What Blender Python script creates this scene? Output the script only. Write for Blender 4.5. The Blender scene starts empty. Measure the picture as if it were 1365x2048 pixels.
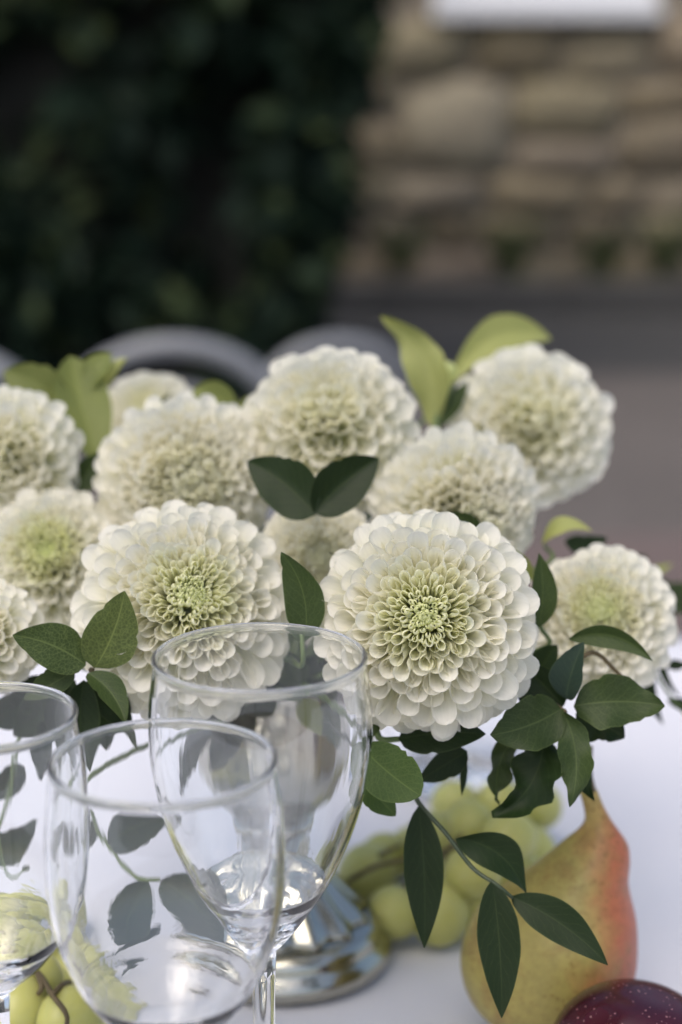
import bpy, math, random
from mathutils import Vector, Matrix, noise, Euler

SC = bpy.context.scene
COL = SC.collection
R = math.radians
rng = random.Random(7)

# ------------------------------------------------------------------ camera
TABLE_Z = 0.75
CAM = Vector((0, 0, TABLE_Z + 0.358))
PITCH = R(13.8)
FPX = 3400.0                      # focal length in photo pixels (1365 x 2048)
cam = bpy.data.cameras.new('camera')
camo = bpy.data.objects.new('camera', cam)
COL.objects.link(camo)
camo.location = CAM
camo.rotation_euler = (math.pi / 2 - PITCH, 0, 0)
cam.sensor_fit = 'VERTICAL'
cam.sensor_height = 36
cam.lens = FPX / 2048 * 36
cam.clip_start = 0.02
cam.clip_end = 2000
cam.dof.use_dof = True
cam.dof.focus_distance = 0.555
cam.dof.aperture_fstop = 5.0
SC.camera = camo
FWD = Vector((0, math.cos(PITCH), -math.sin(PITCH)))
UP = Vector((0, math.sin(PITCH), math.cos(PITCH)))
RIGHT = Vector((1, 0, 0))


def P(px, py, d):
    """point seen at photo pixel (px, py) at depth d (metres along the view axis)"""
    return CAM + (FWD + RIGHT * ((px - 682.5) / FPX) + UP * ((1024 - py) / FPX)) * d


def on_plane(px, py, z):
    v = FWD + RIGHT * ((px - 682.5) / FPX) + UP * ((1024 - py) / FPX)
    return CAM + v * ((z - CAM.z) / v.z)


# ------------------------------------------------------------------ world, sun, exposure
SUN_EL, SUN_AZ = R(60), R(212)      # azimuth measured from +Y, positive towards +X
world = bpy.data.worlds.new('World')
SC.world = world
world.use_nodes = True
wn = world.node_tree
wn.nodes.clear()
sky = wn.nodes.new('ShaderNodeTexSky')
sky.sky_type = 'NISHITA'
sky.sun_disc = False
sky.sun_elevation = SUN_EL
sky.sun_rotation = SUN_AZ
sky.air_density = 1.0
sky.dust_density = 4.5
sky.ozone_density = 1.0
bg = wn.nodes.new('ShaderNodeBackground')
bg.inputs['Strength'].default_value = 0.15
wo = wn.nodes.new('ShaderNodeOutputWorld')
wn.links.new(sky.outputs[0], bg.inputs[0])
wn.links.new(bg.outputs[0], wo.inputs[0])
sl = bpy.data.lights.new('sun', 'SUN')
sl.energy = 0.85
sl.angle = R(45)
sl.color = (1.0, 0.94, 0.86)
so = bpy.data.objects.new('sun', sl)
COL.objects.link(so)
sdir = Vector((math.sin(SUN_AZ) * math.cos(SUN_EL), math.cos(SUN_AZ) * math.cos(SUN_EL), math.sin(SUN_EL)))
so.rotation_euler = sdir.to_track_quat('Z', 'Y').to_euler()
so.location = (0, 0, 8)
SC.view_settings.view_transform = 'Standard'
SC.view_settings.look = 'None'
SC.view_settings.gamma = 1
SC.view_settings.use_curve_mapping = False
SC.view_settings.exposure = 0.47
SC.render.engine = 'CYCLES'
cy = SC.cycles
cy.max_bounces = 20
cy.transmission_bounces = 16
cy.transparent_max_bounces = 12
cy.diffuse_bounces = 9
cy.glossy_bounces = 8
cy.caustics_reflective = True
cy.caustics_refractive = True
cy.blur_glossy = 0.6
cy.sample_clamp_indirect = 6
cy.use_denoising = True
cy.use_adaptive_sampling = True
cy.adaptive_threshold = 0.02


# ------------------------------------------------------------------ helpers
def tag(o, label=None, cat=None, group=None, kind=None):
    if label: o['label'] = label
    if cat: o['category'] = cat
    if group: o['group'] = group
    if kind: o['kind'] = kind
    return o


def empty(name, M):
    o = bpy.data.objects.new(name, None)
    COL.objects.link(o)
    if not isinstance(M, Matrix):
        M = Matrix.Translation(M)
    o.matrix_world = M
    o.empty_display_size = 0.02
    o['_m'] = 0
    del o['_m']
    MW[o.name] = M.copy()
    return o


MW = {}


class MB:
    def __init__(s):
        s.v, s.f, s.uv, s.hasuv = [], [], [], False

    def add(s, verts, faces, uv=None):
        n = len(s.v)
        s.v += [tuple(p) for p in verts]
        s.f += [tuple(i + n for i in f) for f in faces]
        if uv:
            s.hasuv = True
            s.uv += list(uv)
        else:
            s.uv += [(0, 0)] * len(verts)
        return s

    def mesh(s, name, mat, smooth=True, M=None):
        me = bpy.data.meshes.new(name)
        vs = s.v if M is None else [tuple(M @ Vector(p)) for p in s.v]
        me.from_pydata(vs, [], s.f)
        if s.hasuv:
            l = me.uv_layers.new(name='UVMap')
            for lp in me.loops:
                l.data[lp.index].uv = s.uv[lp.vertex_index]
        if mat: me.materials.append(mat)
        if smooth: me.shade_smooth()
        me.update()
        return me

    def build(s, name, mat, parent=None, smooth=True):
        """vertices are in world space; converted to the parent's space"""
        M = MW[parent.name].inverted() if parent is not None else None
        me = s.mesh(name, mat, smooth, M)
        o = bpy.data.objects.new(name, me)
        COL.objects.link(o)
        o.parent = parent
        MW[o.name] = MW[parent.name].copy() if parent is not None else Matrix.Identity(4)
        return o


def box(mb, c, s, M=None, j=0.0):
    vs = []
    for z in (-1, 1):
        for y in (-1, 1):
            for x in (-1, 1):
                p = Vector((x * s[0] / 2, y * s[1] / 2, z * s[2] / 2))
                if M: p = M @ p
                vs.append(Vector(c) + p)
    fs = [(0, 2, 3, 1), (4, 5, 7, 6), (0, 1, 5, 4), (2, 6, 7, 3), (0, 4, 6, 2), (1, 3, 7, 5)]
    return mb.add(vs, fs)


def lathe(mb, prof, c, n=48, mod=None, closed=False):
    """prof: list of (r, z); c: centre; mod(r,z,phi,i) -> r"""
    vs, fs = [], []
    m = len(prof)
    for i, (r, z) in enumerate(prof):
        for k in range(n):
            a = 2 * math.pi * k / n
            rr = mod(r, z, a, i) if mod else r
            vs.append((c[0] + rr * math.cos(a), c[1] + rr * math.sin(a), c[2] + z))
    rng_ = range(m) if closed else range(m - 1)
    for i in rng_:
        j = (i + 1) % m
        for k in range(n):
            k2 = (k + 1) % n
            fs.append((i * n + k, i * n + k2, j * n + k2, j * n + k))
    if not closed:
        fs.append(tuple(range(n))[::-1])
        fs.append(tuple((m - 1) * n + k for k in range(n)))
    return mb.add(vs, fs)


def catmull(pts, n=6):
    pts = [Vector(p) for p in pts]
    if len(pts) == 2:
        return [pts[0].lerp(pts[1], i / n) for i in range(n + 1)]
    P_ = [pts[0] * 2 - pts[1]] + pts + [pts[-1] * 2 - pts[-2]]
    out = []
    for i in range(1, len(P_) - 2):
        a, b, c, d = P_[i - 1:i + 3]
        for k in range(n):
            t = k / n
            out.append(0.5 * ((2 * b) + (c - a) * t + (2 * a - 5 * b + 4 * c - d) * t * t + (3 * b - a - 3 * c + d) * t ** 3))
    out.append(pts[-1])
    return out


def tube(mb, pts, r0, r1=None, n=8, sub=6):
    r1 = r0 if r1 is None else r1
    c = catmull(pts, sub)
    m = len(c)
    t = (c[1] - c[0]).normalized()
    a = t.orthogonal().normalized()
    vs, fs = [], []
    for i, p in enumerate(c):
        tt = (c[min(i + 1, m - 1)] - c[max(i - 1, 0)]).normalized()
        a = (a - tt * a.dot(tt)).normalized()
        b = tt.cross(a)
        r = r0 + (r1 - r0) * i / (m - 1)
        for k in range(n):
            an = 2 * math.pi * k / n
            vs.append(p + (a * math.cos(an) + b * math.sin(an)) * r)
    for i in range(m - 1):
        for k in range(n):
            k2 = (k + 1) % n
            fs.append((i * n + k, i * n + k2, (i + 1) * n + k2, (i + 1) * n + k))
    fs.append(tuple(range(n))[::-1])
    fs.append(tuple((m - 1) * n + k for k in range(n)))
    return mb.add(vs, fs)


def uvsphere(mb, c, r, nu=16, nv=10, M=None, f=None):
    vs, fs = [], []
    for i in range(nv + 1):
        th = math.pi * i / nv
        for k in range(nu):
            a = 2 * math.pi * k / nu
            p = Vector((math.sin(th) * math.cos(a), math.sin(th) * math.sin(a), math.cos(th)))
            if f: p = f(p)
            p = Vector((p.x * r[0], p.y * r[1], p.z * r[2]))
            if M: p = M @ p
            vs.append(Vector(c) + p)
    for i in range(nv):
        for k in range(nu):
            k2 = (k + 1) % nu
            fs.append((i * nu + k, (i + 1) * nu + k, (i + 1) * nu + k2, i * nu + k2))
    return mb.add(vs, fs)


# ------------------------------------------------------------------ materials
class NT:
    def __init__(s, name):
        s.m = bpy.data.materials.new(name)
        s.m.use_nodes = True
        s.t = s.m.node_tree
        s.t.nodes.clear()
        s.out = s.t.nodes.new('ShaderNodeOutputMaterial')

    def n(s, typ, ins=None, **kw):
        nd = s.t.nodes.new('ShaderNode' + typ)
        for k, v in kw.items(): setattr(nd, k, v)
        for k, v in (ins or {}).items():
            if isinstance(v, bpy.types.NodeSocket):
                s.t.links.new(v, nd.inputs[k])
            else:
                nd.inputs[k].default_value = v
        return nd

    def math(s, op, a, b=0.0, c=0.0, clamp=False):
        nd = s.n('Math', {0: a, 1: b, 2: c}, operation=op, use_clamp=clamp)
        return nd.outputs[0]

    def ramp(s, fac, stops, interp='LINEAR'):
        nd = s.n('ValToRGB', {0: fac})
        nd.color_ramp.interpolation = interp
        e = nd.color_ramp.elements
        while len(e) < len(stops): e.new(0.5)
        for el, (p, c) in zip(e, stops):
            el.position = p
            el.color = (c[0], c[1], c[2], 1) if not isinstance(c, (int, float)) else (c, c, c, 1)
        return nd.outputs[0]

    def mix(s, fac, a, b, mode='MIX'):
        nd = s.n('Mix', data_type='RGBA', blend_type=mode)
        for sock, v in ((nd.inputs[0], fac), (nd.inputs[6], a), (nd.inputs[7], b)):
            if isinstance(v, bpy.types.NodeSocket): s.t.links.new(v, sock)
            elif isinstance(v, (int, float)): sock.default_value = v
            else: sock.default_value = (v[0], v[1], v[2], 1)
        return nd.outputs[2]

    def noise(s, scale, detail=3, rough=0.5, vec=None, dist=0.0):
        nd = s.n('TexNoise', {'Scale': scale, 'Detail': detail, 'Roughness': rough, 'Distortion': dist})
        if vec: s.t.links.new(vec, nd.inputs['Vector'])
        return nd.outputs[0]

    def coord(s, which='Object'):
        return s.n('TexCoord').outputs[which]

    def bump(s, h, strength=0.3, dist=0.01):
        return s.n('Bump', {'Height': h, 'Strength': strength, 'Distance': dist}).outputs[0]

    def pbr(s, **kw):
        mp = {'color': 'Base Color', 'rough': 'Roughness', 'metal': 'Metallic', 'normal': 'Normal', 'spec': 'Specular IOR Level',
              'ior': 'IOR', 'trans': 'Transmission Weight', 'sss': 'Subsurface Weight', 'sssr': 'Subsurface Radius',
              'ssss': 'Subsurface Scale', 'coat': 'Coat Weight', 'coatr': 'Coat Roughness', 'sheen': 'Sheen Weight'}
        nd = s.n('BsdfPrincipled')
        for k, v in kw.items():
            sk = nd.inputs[mp[k]]
            if isinstance(v, bpy.types.NodeSocket): s.t.links.new(v, sk)
            elif k == 'color': sk.default_value = (v[0], v[1], v[2], 1)
            else: sk.default_value = v
        return nd.outputs[0]

    def done(s, sh):
        s.t.links.new(sh, s.out.inputs[0])
        return s.m


def m_petal():
    t = NT('petal')
    uv = t.coord('UV')
    sp = t.n('SeparateXYZ', {0: uv})
    u, v = sp.outputs[1], sp.outputs[0]
    c = t.ramp(u, [(0.10, (0.70, 0.76, 0.44)), (0.45, (0.85, 0.87, 0.70)), (0.72, (0.915, 0.912, 0.845)), (1.0, (0.925, 0.915, 0.87))])
    mp = t.n('Mapping', {'Vector': uv, 'Scale': (26, 1.6, 1)}).outputs[0]
    vein = t.noise(1.0, 2, 0.5, mp)
    c = t.mix(0.16, c, t.ramp(vein, [(0.35, 0.72), (0.65, 1.0)]), 'MULTIPLY')
    oc = t.n('ObjectInfo').outputs['Color']
    c = t.mix(1.0, c, oc, 'MULTIPLY')
    b = t.bump(vein, 0.12, 0.004)
    pb = t.pbr(color=c, rough=0.5, spec=0.25, normal=b, sheen=0.05)
    tr = t.n('BsdfTranslucent', {'Color': t.mix(1.0, c, (1.0, 0.98, 0.86), 'MULTIPLY')}).outputs[0]
    return t.done(t.n('MixShader', {0: 0.54, 1: pb, 2: tr}).outputs[0])


def m_leaf():
    t = NT('leaf')
    uv = t.coord('UV')
    sp = t.n('SeparateXYZ', {0: uv})
    u = sp.outputs[1]
    v = t.math('ABSOLUTE', t.math('MULTIPLY_ADD', sp.outputs[0], 2.0, -1.0))
    mid = t.math('SUBTRACT', 1.0, t.math('DIVIDE', v, 0.055), clamp=True)
    wob = t.noise(6.0, 2, 0.5, uv)
    tt = t.math('ADD', t.math('SUBTRACT', t.math('MULTIPLY', u, 8.0), t.math('MULTIPLY', v, 2.6)), t.math('MULTIPLY', wob, 0.9))
    pp = t.math('PINGPONG', tt, 0.5)
    lat = t.math('MULTIPLY', t.math('SUBTRACT', 1.0, t.math('DIVIDE', pp, 0.075), clamp=True), 0.55)
    mp = t.n('Mapping', {'Vector': uv, 'Scale': (13, 22, 1)}).outputs[0]
    vo = t.n('TexVoronoi', {'Vector': mp, 'Scale': 1.0}, feature='DISTANCE_TO_EDGE').outputs[0]
    net = t.math('MULTIPLY', t.math('SUBTRACT', 1.0, t.math('DIVIDE', vo, 0.09), clamp=True), t.math('MULTIPLY', t.n('ObjectInfo').outputs['Alpha'], 0.65))
    veins = t.math('MAXIMUM', t.math('MAXIMUM', mid, lat), net)
    edge = t.math('MULTIPLY', t.math('SUBTRACT', v, 0.93, clamp=True), 9.0, clamp=True)
    oi = t.n('ObjectInfo')
    oc = oi.outputs['Color']
    nz = t.noise(3.5, 4, 0.6, t.coord('Object'))
    nz2 = t.noise(45.0, 3, 0.6, t.coord('Object'))
    base = t.mix(t.math('MULTIPLY', nz2, 0.5), oc, t.mix(1.0, oc, (0.55, 0.62, 0.5), 'MULTIPLY'))
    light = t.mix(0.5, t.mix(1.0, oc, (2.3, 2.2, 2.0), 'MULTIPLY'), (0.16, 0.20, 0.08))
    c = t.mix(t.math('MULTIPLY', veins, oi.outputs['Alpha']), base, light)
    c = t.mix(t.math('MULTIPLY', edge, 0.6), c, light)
    b = t.bump(t.math('ADD', t.math('MULTIPLY', veins, -0.5), t.math('MULTIPLY', nz2, 0.5)), 0.16, 0.002)
    pb = t.pbr(color=c, rough=t.math('MULTIPLY_ADD', nz2, 0.25, 0.38), spec=0.22, normal=b)
    tr = t.n('BsdfTranslucent', {'Color': t.mix(1.0, c, (2.2, 2.0, 0.9), 'MULTIPLY')}).outputs[0]
    return t.done(t.n('MixShader', {0: 0.24, 1: pb, 2: tr}).outputs[0])


def m_simple(name, color, rough=0.5, nscale=0, nvar=0.2, bump=0.0, **kw):
    t = NT(name)
    c = color
    k = dict(kw)
    if nscale:
        nz = t.noise(nscale, 5, 0.6, t.coord('Object'))
        c = t.mix(nz, tuple(x * (1 - nvar) for x in color), tuple(min(1, x * (1 + nvar)) for x in color))
        if bump: k['normal'] = t.bump(nz, bump, 0.01)
    return t.done(t.pbr(color=c, rough=rough, **k))


def m_glass():
    t = NT('clear_glass')
    co = t.coord('Object')
    mp = t.n('Mapping', {'Vector': co, 'Scale': (120, 120, 9)}).outputs[0]
    sz = t.n('SeparateXYZ', {0: co}).outputs[2]
    low = t.math('SUBTRACT', 1.0, t.math('DIVIDE', t.math('ABSOLUTE', t.math('SUBTRACT', sz, 0.092)), 0.026), clamp=True)
    mp2 = t.n('Mapping', {'Vector': co, 'Scale': (90, 90, 190)}).outputs[0]
    rip = t.math('MULTIPLY', t.math('MULTIPLY', t.noise(1.0, 2, 0.5, mp2, 0.8), low), 1.8)
    b = t.bump(t.math('ADD', t.noise(1.0, 2, 0.5, mp), rip), 0.05, 0.002)
    return t.done(t.pbr(color=(0.985, 0.995, 1.0), rough=0.0, trans=1.0, ior=1.5, normal=b))


def m_silver():
    t = NT('silver')
    co = t.coord('Object')
    nz = t.noise(35, 4, 0.6, co)
    c = t.mix(nz, (0.30, 0.29, 0.235), (0.56, 0.545, 0.475))
    return t.done(t.pbr(color=c, metal=1.0, rough=t.math('MULTIPLY_ADD', nz, 0.16, 0.08), normal=t.bump(nz, 0.06, 0.004)))


def m_pear():
    t = NT('pear_skin')
    co = t.coord('Object')
    sp = t.n('SeparateXYZ', {0: co})
    big = t.noise(38, 3, 0.6, co)
    # blush on the +x side of the fruit, below the neck
    f = t.math('ADD', t.math('MULTIPLY', sp.outputs[0], 34.0), t.math('MULTIPLY', sp.outputs[1], 4.0))
    f = t.math('ADD', f, t.math('MULTIPLY', t.math('SUBTRACT', big, 0.5), 1.3))
    f = t.math('SUBTRACT', f, t.math('MULTIPLY', t.math('SUBTRACT', sp.outputs[2], 0.02, clamp=True), 4.0))
    base = t.mix(t.noise(20, 4, 0.6, co), (0.32, 0.285, 0.075), (0.47, 0.39, 0.12))
    blush = t.ramp(f, [(0.0, 0.04), (0.22, 0.28), (0.55, 0.85), (1.0, 1.0)])
    c = t.mix(blush, base, t.mix(big, (0.40, 0.055, 0.05), (0.52, 0.17, 0.07)))
    vo = t.n('TexVoronoi', {'Vector': co, 'Scale': 420.0}, feature='F1').outputs[0]
    dots = t.math('MULTIPLY', t.math('LESS_THAN', vo, 0.30), t.ramp(t.noise(30, 3, 0.6, co), [(0.4, 0.12), (0.65, 0.85)]))
    c = t.mix(t.math('MULTIPLY', dots, 0.85), c, (0.20, 0.11, 0.025))
    fine = t.noise(260, 4, 0.7, co)
    rus = t.ramp(t.noise(70, 5, 0.7, co), [(0.52, 0.0), (0.66, 0.55)])
    c = t.mix(rus, c, (0.25, 0.14, 0.045))
    c = t.mix(0.28, c, t.ramp(fine, [(0.35, 0.35), (0.62, 1.0)]), 'MULTIPLY')
    return t.done(t.pbr(color=c, rough=0.42, spec=0.4, sss=0.12, ssss=0.004, sssr=(1.0, 0.6, 0.2), normal=t.bump(fine, 0.12, 0.001)))


def m_plum():
    t = NT('plum_skin')
    co = t.coord('Object')
    nz = t.noise(45, 4, 0.6, co)
    c = t.mix(nz, (0.012, 0.003, 0.009), (0.065, 0.005, 0.011))
    vo = t.n('TexVoronoi', {'Vector': co, 'Scale': 520.0, 'Randomness': 1.0}, feature='F1').outputs[0]
    dots = t.math('MULTIPLY', t.math('LESS_THAN', vo, 0.165), t.math('GREATER_THAN', t.noise(300, 2, 0.5, co), 0.42))
    c = t.mix(t.math('MULTIPLY', dots, 0.75), c, (0.38, 0.22, 0.22))
    return t.done(t.pbr(color=c, rough=t.math('MULTIPLY_ADD', nz, 0.22, 0.12), spec=0.5))


def m_grape():
    t = NT('grape_skin')
    co = t.coord('Object')
    nz = t.noise(60, 4, 0.6, co)
    c = t.mix(nz, (0.36, 0.37, 0.09), (0.54, 0.53, 0.21))
    return t.done(t.pbr(color=c, rough=t.math('MULTIPLY_ADD', nz, 0.25, 0.22), spec=0.45, sss=0.75, ssss=0.012, sssr=(1.0, 0.9, 0.35)))


def m_cloth():
    t = NT('linen')
    co = t.coord('Object')
    w1 = t.n('TexWave', {'Vector': co, 'Scale': 420.0, 'Distortion': 0.6}, bands_direction='X').outputs[1]
    w2 = t.n('TexWave', {'Vector': co, 'Scale': 420.0, 'Distortion': 0.6}, bands_direction='Y').outputs[1]
    nz = t.noise(9, 4, 0.6, co)
    c = t.mix(nz, (0.61, 0.615, 0.66), (0.67, 0.675, 0.71))
    b = t.bump(t.math('ADD', w1, w2), 0.08, 0.0006)
    return t.done(t.pbr(color=c, rough=0.85, spec=0.2, sheen=0.1, normal=b))


def m_stone():
    t = NT('wall_stone')
    co = t.coord('Object')
    oi = t.n('ObjectInfo')
    n1 = t.noise(5, 6, 0.65, co)
    n2 = t.noise(28, 5, 0.7, co)
    c = t.mix(oi.outputs['Random'], (0.27, 0.235, 0.165), (0.335, 0.295, 0.22))
    c = t.mix(t.ramp(n1, [(0.35, 0.0), (0.7, 0.8)]), c, (0.20, 0.17, 0.135))
    c = t.mix(0.5, c, t.ramp(n2, [(0.3, 0.5), (0.7, 1.0)]), 'MULTIPLY')
    c = t.mix(1.0, c, oi.outputs['Color'], 'MULTIPLY')
    return t.done(t.pbr(color=c, rough=0.9, spec=0.2, normal=t.bump(n2, 0.6, 0.02)))


def m_ground():
    t = NT('gravel_paving')
    co = t.coord('Object')
    n1 = t.noise(0.8, 5, 0.6, co)
    n2 = t.noise(14, 6, 0.7, co)
    vo = t.n('TexVoronoi', {'Vector': co, 'Scale': 28.0}, feature='F1').outputs[0]
    c = t.mix(n1, (0.12, 0.11, 0.104), (0.20, 0.18, 0.168))
    c = t.mix(0.5, c, t.ramp(vo, [(0.0, 1.0), (0.8, 0.55)]), 'MULTIPLY')
    c = t.mix(0.5, c, t.ramp(n2, [(0.3, 0.55), (0.7, 1.0)]), 'MULTIPLY')
    return t.done(t.pbr(color=c, rough=0.95, spec=0.15, normal=t.bump(n2, 0.5, 0.02)))


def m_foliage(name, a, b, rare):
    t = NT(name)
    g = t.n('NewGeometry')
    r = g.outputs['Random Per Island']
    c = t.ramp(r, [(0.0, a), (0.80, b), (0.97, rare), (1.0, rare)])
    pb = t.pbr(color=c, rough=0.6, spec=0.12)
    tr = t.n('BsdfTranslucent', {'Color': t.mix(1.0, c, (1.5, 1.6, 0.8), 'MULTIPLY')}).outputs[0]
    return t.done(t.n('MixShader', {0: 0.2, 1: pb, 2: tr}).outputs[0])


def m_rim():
    t = NT('painted_glint_rim')
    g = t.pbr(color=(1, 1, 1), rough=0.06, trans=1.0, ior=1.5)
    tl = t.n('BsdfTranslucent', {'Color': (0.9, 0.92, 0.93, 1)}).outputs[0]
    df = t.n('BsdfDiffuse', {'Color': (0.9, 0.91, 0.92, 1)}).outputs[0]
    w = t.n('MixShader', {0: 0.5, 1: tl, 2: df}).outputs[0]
    return t.done(t.n('MixShader', {0: 0.12, 1: g, 2: w}).outputs[0])  # white mixed into the glass paints the rim's bright sky reflection


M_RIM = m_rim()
M_PETAL, M_LEAF = m_petal(), m_leaf()
M_GLASS, M_SILVER = m_glass(), m_silver()
M_STEM = m_simple('green_stem', (0.10, 0.15, 0.045), 0.5, 60, 0.35)
M_DSTEM = m_simple('dark_stem', (0.03, 0.048, 0.02), 0.5, 60, 0.35)
M_WOODY = m_simple('woody_stem', (0.10, 0.075, 0.035), 0.65, 80, 0.4, 0.2)
M_RECEPT = m_simple('receptacle', (0.70, 0.74, 0.48), 0.6, 40, 0.2)
M_PEAR, M_PLUM, M_GRAPE, M_CLOTH = m_pear(), m_plum(), m_grape(), m_cloth()
M_STONE, M_GROUND = m_stone(), m_ground()
M_MORTAR = m_simple('mortar', (0.235, 0.205, 0.16), 0.95, 8, 0.35, 0.5)
M_PAINT = m_simple('white_paint', (0.74, 0.76, 0.79), 0.45, 6, 0.06)
M_KERB = m_simple('kerb_stone', (0.065, 0.063, 0.06), 0.9, 12, 0.35, 0.4)
M_CHAIR = m_simple('grey_white_resin', (0.19, 0.20, 0.215), 0.35, 25, 0.06)
M_WOOD = m_simple('table_wood', (0.24, 0.15, 0.08), 0.6, 14, 0.3, 0.2)
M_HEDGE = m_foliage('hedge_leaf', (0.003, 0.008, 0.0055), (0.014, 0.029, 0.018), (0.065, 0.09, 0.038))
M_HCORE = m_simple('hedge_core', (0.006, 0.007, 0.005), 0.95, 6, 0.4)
M_WEED = m_foliage('weed_leaf', (0.025, 0.040, 0.014), (0.05, 0.07, 0.025), (0.08, 0.10, 0.04))
M_PAD = m_simple('charcoal_pad', (0.05, 0.05, 0.055), 0.9, 30, 0.2)

# ------------------------------------------------------------------ setting: ground, wall, kerb
mb = MB()
g = [(-60, -20), (60, -20), (60, 60), (-60, 60)]
mb.add([(x, y, 0) for x, y in g], [(0, 1, 2, 3)])
tag(mb.build('ground', M_GROUND, smooth=False), 'brown grey gravel ground stretching back to the stone wall', 'ground', kind='structure')

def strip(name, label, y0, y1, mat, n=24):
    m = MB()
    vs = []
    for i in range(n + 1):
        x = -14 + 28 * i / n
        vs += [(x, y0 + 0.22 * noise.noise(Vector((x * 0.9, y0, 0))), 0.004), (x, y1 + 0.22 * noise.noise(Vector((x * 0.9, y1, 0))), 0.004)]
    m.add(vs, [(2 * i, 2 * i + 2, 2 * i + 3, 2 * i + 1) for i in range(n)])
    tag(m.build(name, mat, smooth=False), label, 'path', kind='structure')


strip('path', 'darker ground strip along the foot of the wall', 6.9, 9.4, m_simple('dark_ground', (0.05, 0.049, 0.047), 0.95, 18, 0.45, 0.4))  # plain darker strip laid on the ground before the wall
strip('paving', 'reddish brown paving around the table', -8.0, 4.3, m_simple('red_brown_paving', (0.125, 0.096, 0.09), 0.9, 16, 0.35, 0.3))
WALL_Y = 9.25
wall = empty('stone_wall', (1.0, WALL_Y, 0))
tag(wall, 'rough beige rubble stone wall behind the hedge with a pale window', 'wall')
WX0, WX1, WH = -5.0, 6.0, 3.4
WIN = (0.50, 1.66, 1.565, 2.75)      # window opening x0,x1,z0,z1
mb = MB()
yb = WALL_Y + 0.09
for (x0, x1, z0, z1) in ((WX0, WIN[0], 0, WH), (WIN[1], WX1, 0, WH), (WIN[0], WIN[1], 0, WIN[2]), (WIN[0], WIN[1], WIN[3], WH)):
    box(mb, ((x0 + x1) / 2, yb + 0.2, (z0 + z1) / 2), (x1 - x0 - 0.001, 0.4, z1 - z0 - 0.001))
mb.build('mortar_bed', M_MORTAR, wall, smooth=False)


def stone_mesh(w, h, d, seed):
    """rounded irregular block, front face at -y"""
    r = random.Random(seed)
    n = 5
    vs, fs = [], []
    off = Vector((seed * 3.7, seed * 1.3, 0))
    for j in range(n):
        for i in range(n):
            a, b = i / (n - 1) * 2 - 1, j / (n - 1) * 2 - 1
            k = 0.10
            xx = a * (1 - k * b * b) * w / 2
            zz = b * (1 - k * a * a) * h / 2
            e = max(abs(a), abs(b))
            yy = -d * (1 - 0.75 * e ** 4) * (0.8 + 0.4 * noise.noise(Vector((a * 1.3, b * 1.3, 0)) + off))
            jx = noise.noise(Vector((a, b, 3)) + off) * 0.10 * w
            jz = noise.noise(Vector((a, b, 7)) + off) * 0.10 * h
            vs.append((xx + jx, yy, zz + jz))
    for j in range(n - 1):
        for i in range(n - 1):
            q = j * n + i
            fs.append((q, q + 1, q + n + 1, q + n))
    ring = [i for i in range(n)] + [j * n + n - 1 for j in range(1, n)] + [(n - 1) * n + i for i in range(n - 2, -1, -1)] + [j * n for j in range(n - 2, 0, -1)]
    b0 = len(vs)
    for q in ring: vs.append((vs[q][0], 0.03, vs[q][2]))
    L = len(ring)
    for k in range(L):
        fs.append((ring[k], b0 + k, b0 + (k + 1) % L, ring[(k + 1) % L]))
    m = MB().add(vs, fs)
    return m.mesh('stone', M_STONE)


z = 0.02
sd = 0
rs = random.Random(11)
while z < WH - 0.1:
    h = rs.choice([0.20, 0.26, 0.34]) if z < 0.62 else rs.choice([0.34, 0.46, 0.5])
    h = min(h, WH - z)
    x = WX0 + rs.uniform(0, 0.2)
    while x < WX1 - 0.15:
        w = min(rs.uniform(0.30, 0.55) if z < 0.62 else rs.uniform(0.45, 0.95), WX1 - x)
        x0_, x1_, z0_, z1_ = x, x + w, z, z + h
        if x1_ > WIN[0] - 0.02 and x0_ < WIN[1] + 0.02 and z1_ > WIN[2] - 0.08 and z0_ < WIN[3] + 0.02:
            if z0_ < WIN[2] - 0.2: z1_ = min(z1_, WIN[2] - 0.08)
            elif x0_ < WIN[0] - 0.15: x1_ = WIN[0] - 0.02
            elif x1_ > WIN[1] + 0.15: x0_ = WIN[1] + 0.02
            elif z1_ > WIN[3] + 0.15: z0_ = WIN[3] + 0.02
            else: x1_ = x0_
        cut = rs.uniform(0.35, 0.65)
        parts = [(z0_, z1_)] if (rs.random() < 0.6 or z1_ - z0_ < 0.3) else [(z0_, z0_ + (z1_ - z0_) * cut), (z0_ + (z1_ - z0_) * cut, z1_)]
        for (za, zb_) in parts:
            cx, cz, ww, hh = (x0_ + x1_) / 2, (za + zb_) / 2, x1_ - x0_, zb_ - za
            if not (ww > 0.1 and hh > 0.1 and x > -2.6): continue
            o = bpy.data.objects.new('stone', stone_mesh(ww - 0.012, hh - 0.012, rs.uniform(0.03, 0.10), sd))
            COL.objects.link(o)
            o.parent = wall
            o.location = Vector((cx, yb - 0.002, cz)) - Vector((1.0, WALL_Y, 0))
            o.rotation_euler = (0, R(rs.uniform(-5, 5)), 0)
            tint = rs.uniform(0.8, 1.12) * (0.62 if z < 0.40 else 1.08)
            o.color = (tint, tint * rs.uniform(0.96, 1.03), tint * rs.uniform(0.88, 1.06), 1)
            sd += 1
        x += w
    z += h

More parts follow.
